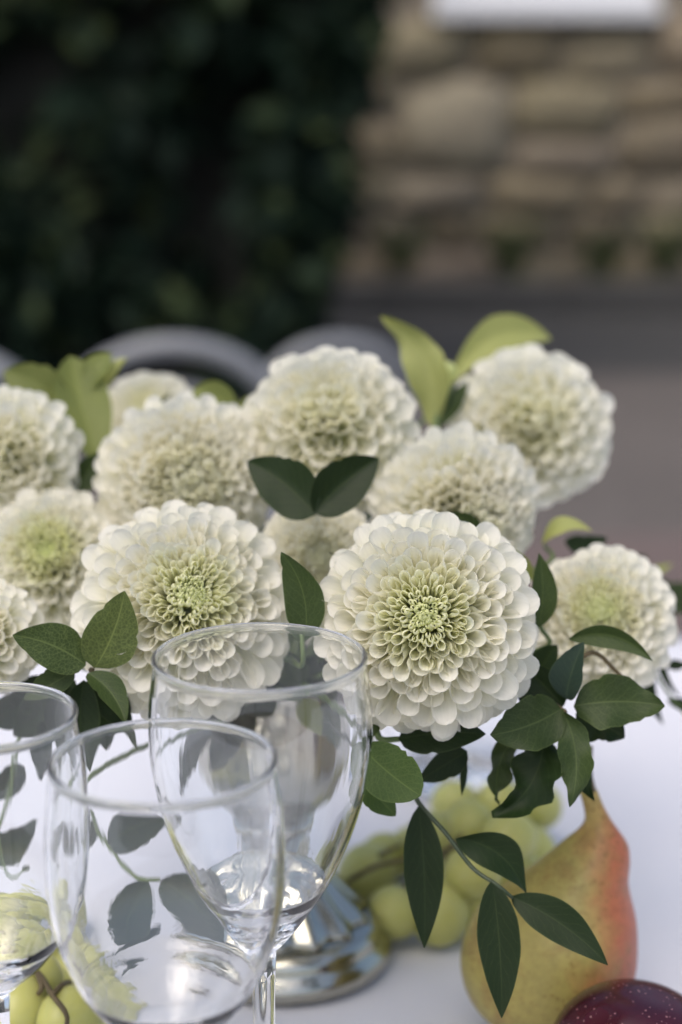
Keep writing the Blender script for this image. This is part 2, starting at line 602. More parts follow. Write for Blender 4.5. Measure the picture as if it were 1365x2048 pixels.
win = empty('window', ((WIN[0] + WIN[1]) / 2, WALL_Y, WIN[2]))
tag(win, 'pale painted window shutters set in the stone wall', 'window')
mb = MB()
box(mb, ((WIN[0] + WIN[1]) / 2, yb + 0.03, WIN[2] - 0.035), (WIN[1] - WIN[0] + 0.04, 0.26, 0.07))
mb.build('window_sill', M_PAINT, win, smooth=False)
for (cx, cz, sx, sz) in ((WIN[0] + 0.035, 0, 0.07, 0), (WIN[1] - 0.035, 0, 0.07, 0)):
    mb = MB(); box(mb, (cx, yb + 0.05, (WIN[2] + WIN[3]) / 2), (sx, 0.1, WIN[3] - WIN[2])); mb.build('window_frame', M_PAINT, win, smooth=False)
mb = MB(); box(mb, ((WIN[0] + WIN[1]) / 2, yb + 0.05, WIN[3] - 0.035), (WIN[1] - WIN[0] - 0.145, 0.1, 0.07)); mb.build('window_frame', M_PAINT, win, smooth=False)
nb = 8
bw = (WIN[1] - WIN[0] - 0.15) / nb
for i in range(nb):
    mb = MB(); box(mb, (WIN[0] + 0.075 + bw * (i + 0.5), yb + 0.06, (WIN[2] + WIN[3]) / 2 - 0.03), (bw - 0.006, 0.03, WIN[3] - WIN[2] - 0.08))
    mb.build('shutter_board', M_PAINT, win, smooth=False)

kerb = empty('kerb', (1.0, WALL_Y - 0.33, 0))
tag(kerb, 'dark grey kerb of stone blocks along the foot of the wall', 'kerb', kind='structure')
for i in range(8):
    mb = MB()
    box(mb, (-2.0 + i * 0.9, WALL_Y - 0.33, 0.076), (0.885, 0.42, 0.145))
    mb.build('kerb_block', M_KERB, kerb, smooth=False)


def weed(x, y, z, h, seed, label):
    r = random.Random(seed)
    e = empty('wall_plant', (x, y, z))
    tag(e, label, 'plant', 'weeds along the wall foot')
    mb = MB(); sm = MB()
    for k in range(14):
        a = r.uniform(0, 6.283)
        l = h * r.uniform(0.5, 1.0)
        top = Vector((x + math.cos(a) * l * 0.45, y - abs(math.sin(a)) * l * 0.3, z + l))
        tube(sm, [(x, y, z), Vector((x, y, z)).lerp(top, 0.5) + Vector((0, 0, 0.03)), top], 0.004, 0.002, 5, 3)
        for q in range(9):
            t = 0.25 + 0.75 * q / 8
            p = Vector((x, y, z)).lerp(top, t) + Vector([r.gauss(0, 0.02) for _ in range(3)])
            p.y = min(p.y, y + 0.02)
            d = Vector([r.gauss(0, 1) for _ in range(3)]).normalized()
            s_ = d.orthogonal().normalized()
            L = r.uniform(0.04, 0.07)
            mb.add([p, p + d * L * 0.5 + s_ * L * 0.3, p + d * L, p + d * L * 0.5 - s_ * L * 0.3], [(0, 1, 2, 3)])
    sm.build('stems', M_STEM, e)
    mb.build('foliage', M_WEED, e, smooth=False)


for i, (px, h, lab) in enumerate(((800, 0.34, 'leafy weed sprouting from the wall foot next to the hedge edge'),
                                  (1010, 0.33, 'tall dark weed growing at the wall foot under the window'),
                                  (1190, 0.26, 'low dark weed at the wall foot beneath the window corner'),
                                  (1310, 0.38, 'bushy weed at the wall foot past the window'))):
    weed((px - 682.5) / FPX * 9.3, WALL_Y - 0.15, 0.143, h, i, lab)

# ------------------------------------------------------------------ hedge
hx1 = 0.10
hedge = empty('hedge', (-1.6, 6.4, 0))
tag(hedge, 'tall dense dark green laurel hedge in front of the wall', 'hedge')
rh = random.Random(5)


def hedge_edge(z): return -0.22 + 0.215 * z + 0.06 * noise.noise(Vector((z * 2.3, 0, 4)))


mb = MB()
nz_, nx_ = 18, 20
for side in (0,):
    vs, fs = [], []
    for j in range(nz_ + 1):
        zz = 3.4 * j / nz_
        for i in range(nx_ + 1):
            xx = -4.6 + (hedge_edge(zz) - 0.22 + 4.6) * i / nx_
            yy = 6.4 + 0.18 * noise.noise(Vector((xx * 1.2, zz * 1.2, 0)))
            vs.append((xx, yy, zz))
    n0 = len(vs)
    for j in range(nz_ + 1):
        zz = 3.4 * j / nz_
        for i in range(nx_ + 1):
            xx = -4.6 + (hedge_edge(zz) - 0.22 + 4.6) * i / nx_
            vs.append((xx, 7.2, zz))
    for b in (0, n0):
        for j in range(nz_):
            for i in range(nx_):
                q = b + j * (nx_ + 1) + i
                fs.append((q, q + 1, q + nx_ + 2, q + nx_ + 1))
    for j in range(nz_):
        q = j * (nx_ + 1)
        fs.append((q, q + nx_ + 1, n0 + q + nx_ + 1, n0 + q))
        q += nx_
        fs.append((q, q + nx_ + 1, n0 + q + nx_ + 1, n0 + q))
    for i in range(nx_):
        q = nz_ * (nx_ + 1) + i
        fs.append((q, q + 1, n0 + q + 1, n0 + q))
    mb.add(vs, fs)
mb.build('light_block_core', M_HCORE, hedge)  # solid core added inside the hedge to block light
mb = MB()
for k in range(24000):
    zz = rh.uniform(0.02, 3.5)
    ex = hedge_edge(zz)
    if rh.random() < 0.22:
        p = Vector((ex - abs(rh.gauss(0, 0.10)), rh.uniform(6.15, 7.25), zz))
    else:
        p = Vector((rh.uniform(-4.7, ex), 6.4 - abs(rh.gauss(0, 0.13)) - 0.12 * noise.noise(Vector((0, zz * 1.6, 2))), zz))
        p.y += 0.34 * noise.noise(Vector((p.x * 3.1, zz * 3.1, 1)))
        if rh.random() < 0.55 + 1.3 * noise.noise(Vector((p.x * 3.1, zz * 3.1, 1))): continue
    d = Vector((rh.gauss(0, 0.7), rh.gauss(-0.5, 0.5), rh.gauss(-0.35, 0.6))).normalized()
    nn = Vector((rh.gauss(0, 0.4), -1, rh.gauss(0.5, 0.4)))
    s_ = d.cross(nn).normalized()
    L = rh.uniform(0.10, 0.19)
    w = L * 0.24
    up = s_.cross(d) * w * 0.35
    mb.add([p, p + d * L * 0.35 + s_ * w + up, p + d * L * 0.7 + s_ * w * 0.8 + up, p + d * L, p + d * L * 0.7 - s_ * w * 0.8 + up, p + d * L * 0.35 - s_ * w + up,
            p + d * L * 0.5], [(0, 1, 6), (1, 2, 6), (2, 3, 6), (3, 4, 6), (4, 5, 6), (5, 0, 6)])
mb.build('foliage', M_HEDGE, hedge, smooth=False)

# ------------------------------------------------------------------ chairs
def chair(px, py, dist, rz, label, top=0.78, w=0.185):
    """white round-backed garden chair; (px,py) is the top of its back"""
    v = FWD + RIGHT * ((px - 682.5) / FPX) + UP * ((1024 - py) / FPX)
    t = dist / v.y
    c = CAM + v * t
    top = c.z
    base = Vector((c.x, c.y, 0))
    e = empty('garden_chair', Matrix.Translation(base) @ Matrix.Rotation(rz, 4, 'Z'))
    M = MW[e.name]
    tag(e, label, 'chair', 'round backed chairs beyond the table')
    SH = 0.45

    def T(x, y, z): return M @ Vector((x, y, z))
    pts = [T(-w * 0.92, 0.02, SH - 0.02), T(-w, 0.0, top - w * 1.25), T(-w * 0.94, -0.005, top - w * 0.75)]
    for k in range(1, 8):
        a = math.pi * (1 - k / 8)
        pts.append(T(w * 0.97 * math.cos(a), -0.01, top - 0.016 - w * 0.72 + w * 0.72 * math.sin(a)))
    pts += [T(w * 0.94, -0.005, top - w * 0.75), T(w, 0.0, top - w * 1.25), T(w * 0.92, 0.02, SH - 0.02)]
    m = MB(); tube(m, pts, 0.016, 0.016, 10, 5); m.build('back_frame', M_CHAIR, e)
    pts = [T(-w * 0.55, 0.02, SH)] + [T(w * 0.55 * math.cos(math.pi * (1 - k / 6)), 0.0, top - w * 0.95 + w * 0.45 * math.sin(math.pi * (1 - k / 6))) for k in range(7)] + [T(w * 0.55, 0.02, SH)]
    m = MB(); tube(m, pts, 0.009, 0.009, 8, 4); m.build('inner_hoop', M_CHAIR, e)
    m = MB()
    lathe(m, [(0.02, -0.012), (0.19, -0.012), (0.205, 0.0), (0.20, 0.014), (0.18, 0.02), (0.02, 0.022)], T(0, -0.17, SH), 28)
    m.build('seat', M_CHAIR, e)
    for sx in (-1, 1):
        for sy in (0, 1):
            m = MB()
            tube(m, [T(sx * 0.14, -0.29 if sy else -0.04, SH - 0.008), T(sx * 0.19, -0.36 if sy else 0.06, 0.0)], 0.014, 0.011, 8, 3)
            m.build('leg', M_CHAIR, e)
    return e


chair(345, 668, 2.3, R(4), 'pale grey round backed chair with its hoop rising behind the leafy sprig', w=0.15)
chair(-150, 672, 2.25, R(-6), 'pale grey round backed chair in front of the darkest hedge corner', w=0.17)
chair(672, 668, 2.9, R(12), 'pale grey round backed chair beyond the hedge end, behind the top flower', w=0.125)

# ------------------------------------------------------------------ table and cloth
TX, TY0, TY1 = 1.15, -0.20, 1.09
tbl = empty('table', (0, (TY0 + TY1) / 2, 0))
tag(tbl, 'wooden dining table hidden under the white cloth', 'table')
mb = MB(); box(mb, (0, (TY0 + TY1) / 2, TABLE_Z - 0.025), (2 * TX - 0.01, TY1 - TY0 - 0.01, 0.035)); mb.build('table_top', M_WOOD, tbl, smooth=False)
for sx in (-1, 1):
    for yy in (TY0 + 0.08, TY1 - 0.08):
        mb = MB(); box(mb, (sx * (TX - 0.08), yy, (TABLE_Z - 0.043) / 2), (0.06, 0.06, TABLE_Z - 0.045)); mb.build('leg', M_WOOD, tbl, smooth=False)
mb = MB()
OV = 0.34
nx_, ny_ = 210, 145
vs, fs = [], []
for j in range(ny_ + 1):
    b = TY0 - OV + (TY1 - TY0 + 2 * OV) * j / ny_
    for i in range(nx_ + 1):
        a = -TX - OV + (2 * TX + 2 * OV) * i / nx_
        x = max(-TX, min(TX, a)); y = max(TY0, min(TY1, b))
        ox, oy = a - x, b - y
        over = math.hypot(ox, oy)
        z = TABLE_Z
        if over == 0:
            z += -0.0012 + 0.0055 * max(0, noise.noise(Vector((a * 4.1, b * 7.0, 0)))) + 0.0018 * noise.noise(Vector((a * 14, b * 17, 5)))
        else:
            th = math.atan2(oy, ox) if over else 0
            along = a if abs(oy) > abs(ox) else b
            rip = 0.018 * math.sin(along * 21 + 2 * noise.noise(Vector((along * 3, 0, 0)))) * min(1, over / 0.2)
            x += math.cos(th) * (0.012 + rip + over * 0.06)
            y += math.sin(th) * (0.012 + rip + over * 0.06)
            z -= over * 0.99
        vs.append((x, y, z))
for j in range(ny_):
    for i in range(nx_):
        q = j * (nx_ + 1) + i
        fs.append((q, q + 1, q + nx_ + 2, q + nx_ + 1))
mb.add(vs, fs)
tag(mb.build('tablecloth', M_CLOTH), 'white linen tablecloth spread over the table', 'tablecloth')

# ------------------------------------------------------------------ silver vase
VC = on_plane(566, 1905, TABLE_Z)
VX, VY = VC.x, VC.y
ve = empty('pedestal_vase', (VX, VY, TABLE_Z))
tag(ve, 'silver pedestal vase with ribbed foot holding the bouquet', 'vase')
VT = 0.132     # height of the bowl rim
foot = [(0.046, 0.0), (0.0475, 0.003), (0.0465, 0.007), (0.0435, 0.0095), (0.0425, 0.0115), (0.0425, 0.014), (0.0395, 0.0165), (0.037, 0.018)]
mb = MB(); lathe(mb, foot + [(0.001, 0.018)], (VX, VY, TABLE_Z + 0.001), 64); mb.build('foot_ring', M_SILVER, ve)
tr = [(0.0365, 0.0175), (0.034, 0.021), (0.029, 0.026), (0.0235, 0.032), (0.0185, 0.039), (0.0150, 0.046), (0.0130, 0.052), (0.0125, 0.056)]


def rib(r, z, a, i): return r * (1 + 0.10 * (math.sin(a * 7 + z * 12) ** 2 - 0.5) * (1 if r > 0.013 else 0.4))


mb = MB(); lathe(mb, tr, (VX, VY, TABLE_Z + 0.001), 96, rib); mb.build('ribbed_stem', M_SILVER, ve)
mb = MB(); lathe(mb, [(0.0125, 0.056), (0.0165, 0.058), (0.0175, 0.061), (0.0165, 0.064), (0.0125, 0.066)], (VX, VY, TABLE_Z + 0.001), 48); mb.build('knop', M_SILVER, ve)
bowl = [(0.012, 0.066), (0.020, 0.068), (0.029, 0.075), (0.0355, 0.085), (0.039, 0.098), (0.0405, 0.112), (0.042, 0.126), (0.0445, VT), (0.0435, VT + 0.001),
        (0.0405, 0.125), (0.038, 0.108), (0.034, 0.09), (0.02, 0.076), (0.002, 0.074)]
mb = MB(); lathe(mb, bowl, (VX, VY, TABLE_Z + 0.001), 96, lambda r, z, a, i: r * (1 + (0.02 * (abs(math.sin(a * 10)) - 0.5) if 0 < i < 6 else 0)))
mb.build('bowl', M_SILVER, ve)
VMOUTH = Vector((VX, VY, TABLE_Z + VT))

# ------------------------------------------------------------------ wine glasses
def wine_glass(rim_px, d, r, bowl_d, label, tulip=False):
    c = P(rim_px[0], rim_px[1], d)
    H = c.z - TABLE_Z - 0.0015
    e = empty('wine_glass', Matrix.Translation((c.x, c.y, TABLE_Z + 0.0025)))
    tag(e, label, 'wine glass', 'wine glasses on the table')
    t = 0.0012
    zb = H - bowl_d
    # outside bowl profile from stem top to the rim (fractions of bowl depth)
    out = [(0.0045, -0.004), (0.0062, 0.0), (0.011, 0.035), (0.0185, 0.10), (0.0250, 0.19), (0.0300, 0.30), (0.0333, 0.42), (0.0350, 0.55), (0.0354, 0.68), (0.0349, 0.82), (0.0338, 0.93), (0.0331, 1.0)]
    if tulip:
        out = [(0.0045, -0.004), (0.0058, 0.0), (0.0105, 0.06), (0.0165, 0.15), (0.0222, 0.25), (0.0270, 0.36), (0.0310, 0.48), (0.0338, 0.60), (0.0351, 0.71), (0.0350, 0.83), (0.0340, 0.93), (0.0331, 1.0)]
    k = r / 0.0331
    o = [(a * (k if a > 0.008 else 1), zb + b * bowl_d) for a, b in out]
    o = [tuple(p) for p in [(v.x, v.y) for v in [Vector((q.x, q.y)) for q in catmull([(x, z, 0) for x, z in o], 4)]]]
    rim = [(r + 0.0005, H + 0.0005), (r + 0.0005, H + 0.0013), (r - 0.0003, H + 0.0019), (r - 0.0012, H + 0.0014), (r - 0.0016, H + 0.0005)]
    inn = []
    for (x, z) in o[::-1]:
        fr = (z - zb) / bowl_d
        if fr < 0.045: continue
        th = t + 0.0028 * max(0, 1 - fr / 0.22) ** 2 + (0.00035 * math.sin(fr * 75) * max(0, 1 - fr / 0.36))
        rr = x - th
        if rr < 0.004: continue
        inn.append((rr, z + (0.001 if fr < 0.2 else 0)))
    inn.append((0.0003, inn[-1][1] - 0.0008))
    stem = [(0.0003, 0.0), (0.0320, 0.0), (0.0333, 0.0007), (0.0330, 0.0014), (0.025, 0.0026), (0.012, 0.0045), (0.0068, 0.0075), (0.0048, 0.013), (0.0038, 0.022),
            (0.0035, zb * 0.55), (0.0038, zb - 0.012)]
    prof = stem + o + rim + inn
    m = MB()
    n = 72
    base = MW[e.name].translation
    lathe(m, prof, base, n)
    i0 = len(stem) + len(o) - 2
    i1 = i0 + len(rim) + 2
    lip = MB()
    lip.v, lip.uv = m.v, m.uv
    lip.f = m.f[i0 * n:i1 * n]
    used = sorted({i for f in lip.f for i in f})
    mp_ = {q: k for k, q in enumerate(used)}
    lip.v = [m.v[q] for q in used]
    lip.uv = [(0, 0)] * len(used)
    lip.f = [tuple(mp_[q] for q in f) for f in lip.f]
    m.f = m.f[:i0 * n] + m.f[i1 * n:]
    m.build('glass_body', M_GLASS, e)
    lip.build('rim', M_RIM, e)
    return e


wine_glass((327, 1534), 0.488, 0.0325, 0.088, 'wine glass with rim overlapping the stem of a taller glass, above the hanging round leaves')
wine_glass((520, 1326), 0.527, 0.0330, 0.097, 'taller wine glass standing between the vase foot and the other glasses, rim before the flowers', tulip=True)
wine_glass((-36, 1443), 0.515, 0.0285, 0.090, 'wine glass beside the green grapes with leafy sprig above it')
wine_glass((905, 1330), 0.90, 0.033, 0.09, 'wine glass standing behind the bouquet and the grapes')

# ------------------------------------------------------------------ dahlias
def petal_mesh(s, Lp, base_r, rk, wk, bend, tipin, tl, cl, seed, nu=13, nv=10):
    """petal along +Z from radius base_r to base_r+Lp, outer side +X, width Y. flower radius = 1"""
    r = random.Random(seed)
    rad = s * rk
    W = s * wk
    tip_len = min(0.72 * Lp, tl * s * (0.9 + 0.25 * r.random()))
    u0 = 1 - tip_len / Lp
    asym = r.uniform(-0.10, 0.10)
    twist = r.uniform(-0.15, 0.15)
    ph = r.uniform(0, 6)
    vs, uv, fs = [], [], []
    us = [0.0]
    na = nu // 2 - 1
    for k in range(1, na + 1): us.append(u0 * k / na)
    nb_ = nu - na - 1
    for k in range(1, nb_ + 1): us.append(u0 + (1 - u0) * math.sin(math.pi / 2 * k / nb_))
    x, z = 0.0, base_r
    prev = 0.0
    for u in us:
        ds = (u - prev) * Lp
        um = (u + prev) / 2
        ang = bend * um ** 1.6 - tipin * max(0, (um - u0) / (1 - u0)) ** 1.5
        x += math.sin(ang) * ds
        z += math.cos(ang) * ds
        prev = u
        if u <= u0:
            g_ = 0.58 + 0.42 * (u / u0) ** 0.8
            ww = W * g_
        else:
            q = (u - u0) / (1 - u0)
            ww = W * max(0.0, 1 - q ** 2.3) ** 0.5
            g_ = 1 + 0.15 * q
        rr = max(rad * g_ * ((1 - cl) + cl * ww / (W * g_)), 1e-4)
        for j in range(nv + 1):
            v = j / nv * 2 - 1
            a = v * ww / rr
            sy = rr * math.sin(a)
            sx = -rr * (1 - math.cos(a))
            wob = 0.02 * s * math.sin(v * 5 + ph + u * 4) * u
            yy = sy + asym * s * u * u
            xx = sx + wob
            ct, st = math.cos(twist * u), math.sin(twist * u)
            vs.append((x + ct * xx - st * yy, st * xx + ct * yy, z + 0.0))
            uv.append((j / nv, u))
    n = nv + 1
    for i in range(len(us) - 1):
        for j in range(nv):
            q = i * n + j
            fs.append((q, q + 1, q + n + 1, q + n))
    return vs, fs, uv


def sm(a, b, x):
    t = max(0, min(1, (x - a) / (b - a)))
    return t * t * (3 - 2 * t)


STYLES = {
    # sp: petal spacing by angle from the axis; tube: angles between which petals are rolled tubes
    'ball': dict(sp=[(0, .036), (.12, .050), (.30, .072), (.42, .105), (.60, .155), (.86, .195), (1.2, .218), (3, .225)], dish=0.10, green=0.85, tmax=1.95, tube=(0.34, 1.0)),
    'fine': dict(sp=[(0, .050), (.15, .065), (.35, .095), (.6, .135), (.95, .17), (1.3, .19), (3, .20)], dish=0.08, green=0.35, tmax=1.95, tube=(0.34, 1.1)),
    'cups': dict(sp=[(0, .16), (.2, .20), (.4, .235), (.8, .255), (1.3, .26), (3, .26)], dish=0.05, green=0.3, tmax=2.1, tube=(0.10, 1.0)),
    'deep': dict(sp=[(0, .045), (.18, .062), (.35, .10), (.6, .18), (.95, .235), (1.3, .25), (3, .25)], dish=0.24, green=1.2, tmax=2.0, tube=(0.32, 1.05)),
}
ZONES = 18
PROTO = {}


def petal_params(st, th, s, seed):
    S = STYLES[st]
    r = random.Random(seed)
    Rth = 1 - S['dish'] * (1 - sm(0.0, 0.55, th))
    t0, t1 = S['tube']
    tube_ = sm(t0 * 0.6, t0 + 0.1, th) * (1 - sm(t1 - 0.25, t1 + 0.35, th))
    inner = 1 - sm(t0 * 0.7, t0 + 0.22, th)
    outer = sm(t1 - 0.1, t1 + 0.45, th)
    rk = 0.46 * tube_ + 0.43 * inner + 0.585 * outer
    wsum = tube_ + inner + outer
    rk /= wsum
    wk = (1.30 * tube_ + 1.12 * inner + 0.95 * outer) / wsum
    tl = (0.80 * tube_ + 1.0 * inner + 1.25 * outer) / wsum
    wk *= r.uniform(0.93, 1.1)
    bend = (-0.10 * inner + 0.05 * tube_ + 0.50 * outer) / wsum + r.uniform(-0.08, 0.08)
    tipin = (0.9 * inner + 0.15 * tube_ + 0.25 * outer) / wsum + r.uniform(-0.1, 0.15)
    base_r = 0.30
    Lp = (Rth - base_r) * r.uniform(0.97, 1.04) * (1 + 0.06 * outer)
    return s, Lp, base_r, rk, wk, bend, tipin, tl, inner * 0.92, seed


def petal_proto(st, zi, var, th, s):
    key = (st, zi, var)
    if key not in PROTO:
        vs, fs, uv = petal_mesh(*petal_params(st, th, s, hash((zi, var)) % 9973))
        PROTO[key] = MB().add(vs, fs, uv).mesh('petal', M_PETAL)
    return PROTO[key]


def spacing(st, th):
    tab = STYLES[st]['sp']
    for (a, x), (b, y) in zip(tab, tab[1:]):
        if th <= b: return x + (y - x) * (th - a) / (b - a)
    return tab[-1][1]


def dahlia(px, py, rpx, d, face, style, label, flat=0.92, spin=0.0, rx=1.0, seed=0, bow=0.0):
    r = random.Random(seed * 31 + 5)
    c = P(px, py, d)
    rad = rpx * 0.965 * d / FPX
    fx, fy = face
    fz = math.sqrt(max(0.0, 1 - fx * fx - fy * fy))
    ax = (RIGHT * fx + UP * fy - FWD * fz).normalized()
    q = ax.to_track_quat('Z', 'Y').to_matrix().to_4x4()
    M = Matrix.Translation(c) @ q @ Matrix.Rotation(spin, 4, 'Z') @ Matrix.Diagonal((rad * rx, rad, rad * flat, 1))
    e = empty('dahlia', M)
    tag(e, label, 'dahlia', 'white ball dahlias in the bouquet')
    mb = MB()
    uvsphere(mb, (0, 0, 0), (0.56, 0.56, 0.56), 16, 10)
    me = mb.mesh('receptacle', M_RECEPT)
    o = bpy.data.objects.new('receptacle', me); COL.objects.link(o); o.parent = e
    S = STYLES[style]
    # petals along the phyllotaxis spiral
    th, n = 0.0, 0
    cl = MB()
    acc = 0.0
    ga = math.pi * (3 - math.sqrt(5))
    while th < S['tmax'] and n < 420:
        s = spacing(style, th)
        # advance theta so that one petal takes s*s of area
        th_eff = max(th, s * 0.5)
        th = th + ((0.60 + 0.20 * sm(0.15, 0.45, th)) * s * s) / (2 * math.pi * math.sin(min(th_eff, 2.2)))
        phi = n * ga
        n += 1
        dw = (M.to_3x3() @ Vector((math.sin(th) * math.cos(phi), math.sin(th) * math.sin(phi), math.cos(th)))).normalized()
        if dw.dot((CAM - c).normalized()) < -0.55: continue
        Rth = th
        zi = min(ZONES - 1, int((min(th, S['tmax']) / S['tmax']) ** 0.65 * ZONES))
        thz = ((zi + 0.5) / ZONES) ** (1 / 0.65) * S['tmax']
        green = (1 - sm(0.08, 0.80, th)) * S['green']
        green *= r.uniform(0.85, 1.15)
        col = Vector((1, 1, 1)).lerp(Vector((0.93, 0.965, 0.70)), min(1, green))
        if th < 0.09 and S['green'] > 0.9: col = Vector((0.78, 0.86, 0.50))
        col *= r.uniform(0.95, 1.0)
        if s * rpx < (13 if rpx > 190 else 10):
            vs, fs, uv = petal_mesh(*petal_params(style, th, s, n), nu=7, nv=5)
            Rm = Matrix.Rotation(phi, 4, 'Z') @ Matrix.Rotation(th + r.uniform(-0.02, 0.02), 4, 'Y')
            cl.add([Rm @ Vector(p) for p in vs], fs, uv)
            continue
        me = petal_proto(style, zi, r.randrange(4), thz, spacing(style, thz))
        o = bpy.data.objects.new('petal', me)
        COL.objects.link(o)
        o.parent = e
        k = s / spacing(style, thz)
        ln = r.uniform(0.93, 1.06) * (1 + bow * sm(0.8, 1.4, th))
        o.matrix_local = (Matrix.Rotation(phi + r.gauss(0, 0.03), 4, 'Z') @ Matrix.Rotation(th + r.gauss(0, 0.025) * (1 + th), 4, 'Y')
                          @ Matrix.Rotation(r.gauss(0, 0.16), 4, 'Z') @ Matrix.Diagonal((k, k * r.choice((-1, 1)) * r.uniform(0.93, 1.07), ln, 1)))
        o.color = (col.x, col.y, col.z, 1)
    if cl.v:
        me = cl.mesh('center_florets', M_PETAL)
        o = bpy.data.objects.new('center_florets', me); COL.objects.link(o); o.parent = e
        gg = min(1, S['green']) ** 1.5; o.color = (1 - 0.13 * gg, 1 - 0.07 * gg, 0.92 - 0.34 * gg, 1); o['kind'] = 'stuff'
    # stem down into the vase
    mb = MB()
    a = c - ax * rad * 0.35
    b_ = c - ax * rad * 1.15
    tgt = VMOUTH + Vector((r.uniform(-0.02, 0.02), r.uniform(-0.02, 0.02), -0.012))
    tube(mb, [a, b_, b_.lerp(tgt, 0.6) + Vector((0, 0, -0.008)), tgt], 0.003, 0.0032, 8, 5)
    mb.build('stem', M_STEM, e)
    return e


dahlia(857, 1246, 226, 0.585, (-0.09, 0.17), 'ball', 'largest white dahlia with open green centre, above the hanging leaves and pear', 0.90, 0.3, seed=1)
dahlia(370, 1222, 210, 0.605, (0.17, 0.30), 'ball', 'white dahlia with pale green centre behind the taller wine glass', 0.84, 1.0, seed=2, bow=0.06)
dahlia(370, 962, 176, 0.69, (0.18, -0.02), 'fine', 'white dahlia with feathery top petals over the one behind the taller glass', 0.86, 2.0, seed=3)
dahlia(661, 866, 180, 0.70, (-0.05, 0.35), 'cups', 'white dahlia with wide cupped petals above the pair of dark leaves', 0.86, 0.5, seed=4)
dahlia(1059, 858, 164, 0.75, (0.05, 0.10), 'cups', 'round white dahlia with open cup petals, highest beside the pale leaf', 0.88, 1.4, seed=5)
dahlia(908, 1018, 170, 0.68, (0.25, -0.38), 'fine', 'white dahlia with fine short petals tucked behind the largest one', 0.86, 0.2, seed=6)
dahlia(638, 1120, 122, 0.665, (0.05, 0.05), 'fine', 'small white dahlia deep between the two big front flowers', 0.85, 0.9, seed=7)
dahlia(1202, 1242, 152, 0.665, (-0.16, 0.28), 'ball', 'white dahlia turned aside above the right sprig of wavy leaves'.replace('right ', ''), 0.80, 2.2, seed=8)
dahlia(103, 1125, 150, 0.675, (0.05, 0.30), 'deep', 'white dahlia with sunken yellow green centre', 0.86, 0.0, seed=9)
dahlia(26, 915, 142, 0.70, (-0.25, 0.0), 'cups', 'white dahlia with broad loose petals beneath the olive leaf cluster', 0.88, 1.9, seed=10)
dahlia(298, 850, 112, 0.80, (0.0, 0.45), 'fine', 'white dahlia half hidden at the back before the middle chair hoop', 0.85, 2.6, seed=11)
dahlia(-28, 1275, 118, 0.615, (-0.3, 0.15), 'cups', 'white dahlia with smooth rounded petals beside the veined leaf sprig', 0.88, 0.7, seed=12)

# ------------------------------------------------------------------ leaves
SHAPES = {
    'lance': lambda u: (math.sin(math.pi * u ** 0.85)) ** 0.85 * (1 - 0.15 * u),
    'ovate': lambda u: (math.sin(math.pi * u ** 0.75)) ** 0.75,
    'obovate': lambda u: (math.sin(math.pi * u ** 1.35)) ** 0.70,
    'round': lambda u: (math.sin(math.pi * u ** 1.05)) ** 0.58,
}
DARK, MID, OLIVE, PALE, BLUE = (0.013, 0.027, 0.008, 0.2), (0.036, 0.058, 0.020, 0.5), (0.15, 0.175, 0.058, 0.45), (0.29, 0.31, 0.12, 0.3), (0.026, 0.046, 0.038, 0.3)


def leaf(parent, b, t, w, d0, d1, shape='ovate', col=MID, roll=0.0, bend=0.0, curve=0.0, fold=0.25, wave=0.05, seed=0, twist=0.0, name='leaf'):
    """b, t: pixels of the leaf's base and tip; w: width in pixels; roll: turn about its own axis; bend: arch out of its plane; curve: sideways arch"""
    r = random.Random(seed + int(b[0] * 7 + t[1] * 3))
    A, B = P(b[0], b[1], d0), P(t[0], t[1], d1)
    ax = B - A
    L = ax.length
    ax.normalize()
    tocam = (CAM - (A + B) / 2).normalized()
    side = ax.cross(tocam).normalized()
    nrm = side.cross(ax).normalized()
    half = w * (d0 + d1) / 2 / FPX / 2
    if wave > 0.08: wave *= 1.7
    nu, nv = 18, 8
    f = SHAPES[shape]
    vs, uv, fs = [], [], []
    ph = r.uniform(0, 6)
    nick = {(r.randrange(4, nu - 2), r.random() < 0.5): r.uniform(0.04, 0.13) for _ in range(0 if shape == 'lance' else 2)}
    for i in range(nu + 1):
        u = i / nu
        ro = roll + twist * (u - 0.5)
        sd_ = side * math.cos(ro) + nrm * math.sin(ro)
        nm_ = nrm * math.cos(ro) - side * math.sin(ro)
        arch = 4 * u * (1 - u)
        c = A + ax * (L * u) + nm_ * (bend * L * arch) + side * (curve * L * arch)
        hw = half * f(min(max(u, 0.0), 1.0)) if 0 < u < 1 else half * 0.02
        for j in range(nv + 1):
            v = j / nv * 2 - 1
            wv = wave * half * math.sin(u * 11 + ph + (1.7 if v > 0 else 0)) * abs(v) ** 1.5 * (1 if u < 0.97 else 0)
            edge_j = 1 + (0.035 + 1.0 * max(0, wave - 0.05)) * noise.noise(Vector((u * 5.5, 3 * (v > 0), ph)))
            if abs(v) > 0.99: edge_j *= 1 - nick.get((i, v > 0), 0.0)
            p = c + sd_ * (v * hw * edge_j * math.cos(fold * abs(v))) + nm_ * (abs(v) * hw * math.sin(fold) + wv)
            vs.append(p)
            uv.append((j / nv, u))
    n = nv + 1
    for i in range(nu):
        for j in range(nv):
            q = i * n + j
            fs.append((q, q + 1, q + n + 1, q + n))
    m = MB().add(vs, fs, uv)
    o = m.build(name, M_LEAF, parent)
    k = r.uniform(0.88, 1.12)
    o.color = (col[0] * k, col[1] * k, col[2] * k, col[3])
    return o


